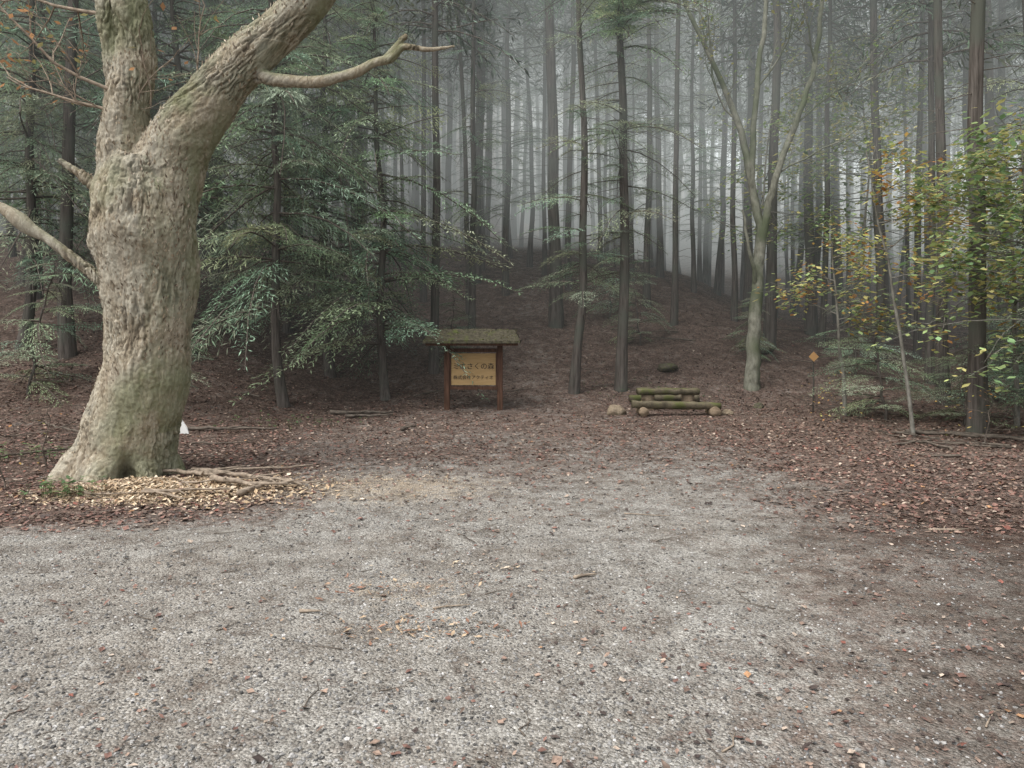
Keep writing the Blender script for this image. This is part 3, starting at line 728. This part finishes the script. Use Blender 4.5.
top = 1.62 - np.abs(GY) * .46 + edge * .05 + .012 * (fbm(GX * 25, GY * 25, 5) - .5) - .015 * np.abs(GX)
bot = 1.54 - np.abs(GY) * .42
GX2 = GX * taper * (1 + .02 * (vnoise(GY * 14, GX * 0, 4) - .5)); GY2 = GY * (1 + .06 * (vnoise(GX * 14, GY * 0, 6) - .5))
Vt = np.stack([GX2, GY2, top], -1).reshape(-1, 3); Vb = np.stack([GX2, GY2, bot], -1).reshape(-1, 3)
i = np.arange(nyr - 1)[:, None] * nxr; j = np.arange(nxr - 1)[None, :]
Ft = np.stack([i + j, i + j + 1, i + nxr + j + 1, i + nxr + j], -1).reshape(-1, 4); Fb = Ft[:, ::-1] + len(Vt)
ring = list(range(nxr)) + [r * nxr + nxr - 1 for r in range(1, nyr)] + [(nyr - 1) * nxr + c for c in range(nxr - 2, -1, -1)] + [r * nxr for r in range(nyr - 2, 0, -1)]
ring = np.array(ring); r2 = np.roll(ring, -1); Fs = np.stack([ring + len(Vt), r2 + len(Vt), r2, ring], -1)
obj('roof', build('roof', [(np.vstack([Vt, Vb]), np.vstack([Ft, Fb, Fs]), 0, None, False)], [M_thatch]), parent=sg)
part('fascia', box(-.9, .9, -.44, -.41, 1.285, 1.335), M_post, sg)
part('ridge_beam', box(-.8, .8, -.05, .05, 1.40, 1.50), M_post, sg)
mt = []
for q in range(500):
    x, y = rng.uniform(-.9, .9), rng.uniform(-.48, .48); mt.append((x, y, 1.61 - abs(y) * .46))
mt = np.array(mt); D = norm(rng.normal(0, 1, (500, 3)) + [0, 0, .8]); S = norm(np.cross(D, [1, .2, 0]))
V, F = diamonds(mt, D, S, rng.uniform(.02, .06, 500), rng.uniform(.01, .03, 500))
obj('moss_tufts', build('moss_tufts', [(V, F, 0, np.repeat(np.array([(.09, .11, .03), (.12, .1, .05)])[rng.integers(0, 2, 500)], 4, 0), False)], [M_broad]), parent=sg)
for nm, body, size, z in (('title', 'ミエさくの森', .14, .86), ('subtitle', '株式会社アクティオ', .09, .64)):
    cu = bpy.data.curves.new(nm, 'FONT'); cu.body = body; cu.size = size; cu.align_x = 'CENTER'; cu.align_y = 'CENTER'; cu.extrude = .002; cu.materials.append(M_ink)
    t = bpy.data.objects.new(nm, cu); COL.objects.link(t); t.parent = sg; t.location = (0, -.024, z); t.rotation_euler = (math.pi / 2, 0, 0)

# ------------------------------------------------------------ log picnic bench
M_moss = mat_bark('mossy_wood', (.06, .05, .035), (.17, .145, .10), None, 8, 8, .7, moss=.7)
M_log = mat_bark('log_wood', (.10, .075, .05), (.26, .2, .14), None, 6, 14, .5, moss=.2)
M_rock = mat_bark('rock', (.12, .095, .07), (.28, .225, .16), None, 6, 6, .6, moss=.2)
M_mrock = mat_bark('mossy_rock', (.05, .045, .035), (.12, .105, .08), None, 6, 6, .6, moss=.55)
def half_log(x0, x1, y, z, r, nm, parent, mat, flat=.35, tilt=0):
    n = 14; P = np.stack([np.linspace(x0, x1, n), y + rng.normal(0, .006, n), z + tilt * np.linspace(-1, 1, n) + rng.normal(0, .004, n)], -1)
    V, F = tube(P, np.full(n, r), 16, True, .06)
    zz = np.interp(V[:, 0], P[:, 0], P[:, 2]); V[:, 2] = np.minimum(V[:, 2], zz + r * flat + .006 * np.sin(V[:, 0] * 17))
    return obj(nm, build(nm, [(V, F, 0, None, True)], [mat]), parent=parent)
def log_x(x, y0, y1, z, r, nm, parent, mat):
    V, F = tube([(x, yy, z) for yy in np.linspace(y0, y1, 7)], np.full(7, r), 14, True, .06)
    return obj(nm, build(nm, [(V, F, 0, None, True)], [mat]), parent=parent)
bn = bpy.data.objects.new('log_bench_and_table', None); COL.objects.link(bn); bn.location = (0, 0, float(H(3.2, 14.5)))
half_log(2.3, 3.98, 14.15, .20, .10, 'front_seat', bn, M_moss, .45, -.015)
log_x(2.5, 13.98, 14.4, .06, .09, 'seat_support_1', bn, M_log); log_x(3.85, 13.95, 14.4, .06, .10, 'seat_support_2', bn, M_log)
half_log(2.5, 3.72, 14.72, .42, .09, 'table_slab_front', bn, M_moss, .3)
half_log(2.52, 3.74, 14.93, .425, .09, 'table_slab_back', bn, M_moss, .3)
for k, x in enumerate((2.72, 3.52)):
    V, F = tube([(x, 14.82, zz) for zz in np.linspace(-.1, .33, 5)], np.full(5, .13), 14, True, .05)
    obj('table_leg_%d' % (k + 1), build('leg', [(V, F, 0, None, True)], [M_log]), parent=bn)
half_log(2.45, 3.9, 15.45, .22, .10, 'rear_seat', bn, M_moss, .45)
log_x(2.65, 15.3, 15.65, .06, .09, 'seat_support_3', bn, M_log); log_x(3.7, 15.3, 15.65, .06, .09, 'seat_support_4', bn, M_log)
def rock(name, x, y, s, mat, sq=.7):
    bpy.ops.mesh.primitive_ico_sphere_add(subdivisions=4, radius=1, location=(0, 0, 0)); o = bpy.context.object; o.name = name
    of = Vector((x * 3, y * 3, 0))
    for v in o.data.vertices:
        v.co *= 1 + .35 * noise.noise(v.co * 1.1 + of) + .12 * noise.noise(v.co * 3 + of) + .04 * noise.noise(v.co * 9)
    o.scale = (s, s * .8, s * sq); o.location = (x, y, float(H(x, y)) + s * .1); o.rotation_euler[2] = rng.uniform(0, 6)
    o.data.materials.append(mat)
    for p in o.data.polygons: p.use_smooth = True
rock('rock', 2.05, 14.4, .2, M_rock, .75); rock('rock', 4.12, 14.2, .13, M_rock, .6); rock('rock', 5.0, 15.0, .12, M_mrock)
rock('boulder', 6.3, 19.2, .55, M_mrock, .5); rock('boulder', 3.7, 17.6, .3, M_mrock, .4)
rock('boulder', 9.7, 15.6, .5, M_mrock, .7); rock('rock', 10.4, 13.2, .35, M_mrock, .6)
M_or = N('marker_orange').finish((.45, .26, .11), .6); M_wh = N('white_paint').finish((.7, .7, .67), .6)
mk = bpy.data.objects.new('trail_marker', None); COL.objects.link(mk); mk.location = (5.9, 14.5, float(H(5.9, 14.5)))
V, F = tube([(0, 0, -.1), (0.01, 0, .6), (-.01, 0, 1.25)], [.02, .018, .015], 8, True); obj('stake', build('stake', [(V, F, 0, None, True)], [M_cedar]), parent=mk)
V, F = box(-.07, .07, -.006, .006, -.07, .07); o = part('plate', (V, F), M_or, mk, .002); o.location = (0, -.03, 1.08); o.rotation_euler = (0, math.radians(45), 0)
ws = bpy.data.objects.new('white_marker_board', None); COL.objects.link(ws); ws.location = (-5.25, 11.8, float(H(-5.25, 11.8)))
part('face', (np.array([(-.12, -.01, 0), (.10, -.01, 0), (.07, -.01, .10), (-.02, -.01, .24), (-.12, .01, 0), (.10, .01, 0), (.07, .01, .10), (-.02, .01, .24)], float), np.array([(0, 1, 2, 3), (7, 6, 5, 4), (0, 4, 5, 1), (1, 5, 6, 2), (2, 6, 7, 3), (3, 7, 4, 0)])), M_wh, ws, .002)
part('peg', box(-.06, -.03, .012, .035, -.15, .15), M_stick, ws, .002)

# ------------------------------------------------------------ mist (volumes among the trees, sky-lit haze put in as emission)
def mist(name, x0, x1, y0, y1, z0, z1, sigma, glow):
    V, F = box(x0, x1, y0, y1, z0, z1); m = N(name + '_glow')
    a = m.n('ShaderNodeVolumeAbsorption'); a.inputs['Color'].default_value = (0, 0, 0, 1); a.inputs['Density'].default_value = sigma
    e = m.n('ShaderNodeEmission'); e.inputs[0].default_value = (.94, 1, .975, 1); e.inputs[1].default_value = glow
    s = m.n('ShaderNodeAddShader'); m.l(a.outputs[0], s.inputs[0]); m.l(e.outputs[0], s.inputs[1]); m.l(s.outputs[0], m.out.inputs['Volume'])
    obj(name, build(name, [(V, F, 0, None, False)], [m.m]))
mist('mist', -150, 150, 12.8, 200, -3, 5.0, .009, .0024)
mist('mist', -150, -.5, 12.8, 200, 5.02, 28, .011, .0070)
mist('mist', -.48, 150, 12.8, 200, 5.02, 28, .013, .0120)  # stronger emission than on the left, for brighter haze

# ------------------------------------------------------------ light
w = bpy.data.worlds.new('World'); scene.world = w; w.use_nodes = True; nt = w.node_tree; nt.nodes.clear()
sky = nt.nodes.new('ShaderNodeTexSky'); sky.sky_type = 'NISHITA'; sky.sun_disc = False
el, az = math.radians(60), math.radians(-125)
sky.sun_elevation = el; sky.sun_rotation = az; sky.dust_density = 4; sky.air_density = 1
hs = nt.nodes.new('ShaderNodeHueSaturation'); hs.inputs['Saturation'].default_value = .22
bg = nt.nodes.new('ShaderNodeBackground'); bg.inputs[1].default_value = .32; wo = nt.nodes.new('ShaderNodeOutputWorld')
nt.links.new(sky.outputs[0], hs.inputs['Color']); nt.links.new(hs.outputs[0], bg.inputs[0]); nt.links.new(bg.outputs[0], wo.inputs[0])
sl = bpy.data.lights.new('sun', 'SUN'); sl.energy = 2.1; sl.angle = math.radians(50); sl.color = (1, .97, .93)
so = bpy.data.objects.new('sun', sl); COL.objects.link(so)
dirv = Vector((math.sin(az) * math.cos(el), math.cos(az) * math.cos(el), math.sin(el)))
so.rotation_euler = dirv.to_track_quat('Z', 'Y').to_euler()

cam = bpy.data.cameras.new('camera'); co_ = bpy.data.objects.new('camera', cam); COL.objects.link(co_)
co_.location = (0, 0, 1.6); co_.rotation_euler = (math.pi / 2, 0, 0)
cam.sensor_width = 36; cam.lens = 36 * 740 / 1024; cam.shift_y = -49 / 1024; cam.clip_end = 800; cam.clip_start = .05
scene.camera = co_
scene.view_settings.view_transform = 'Standard'; scene.view_settings.look = 'None'; scene.view_settings.exposure = 0
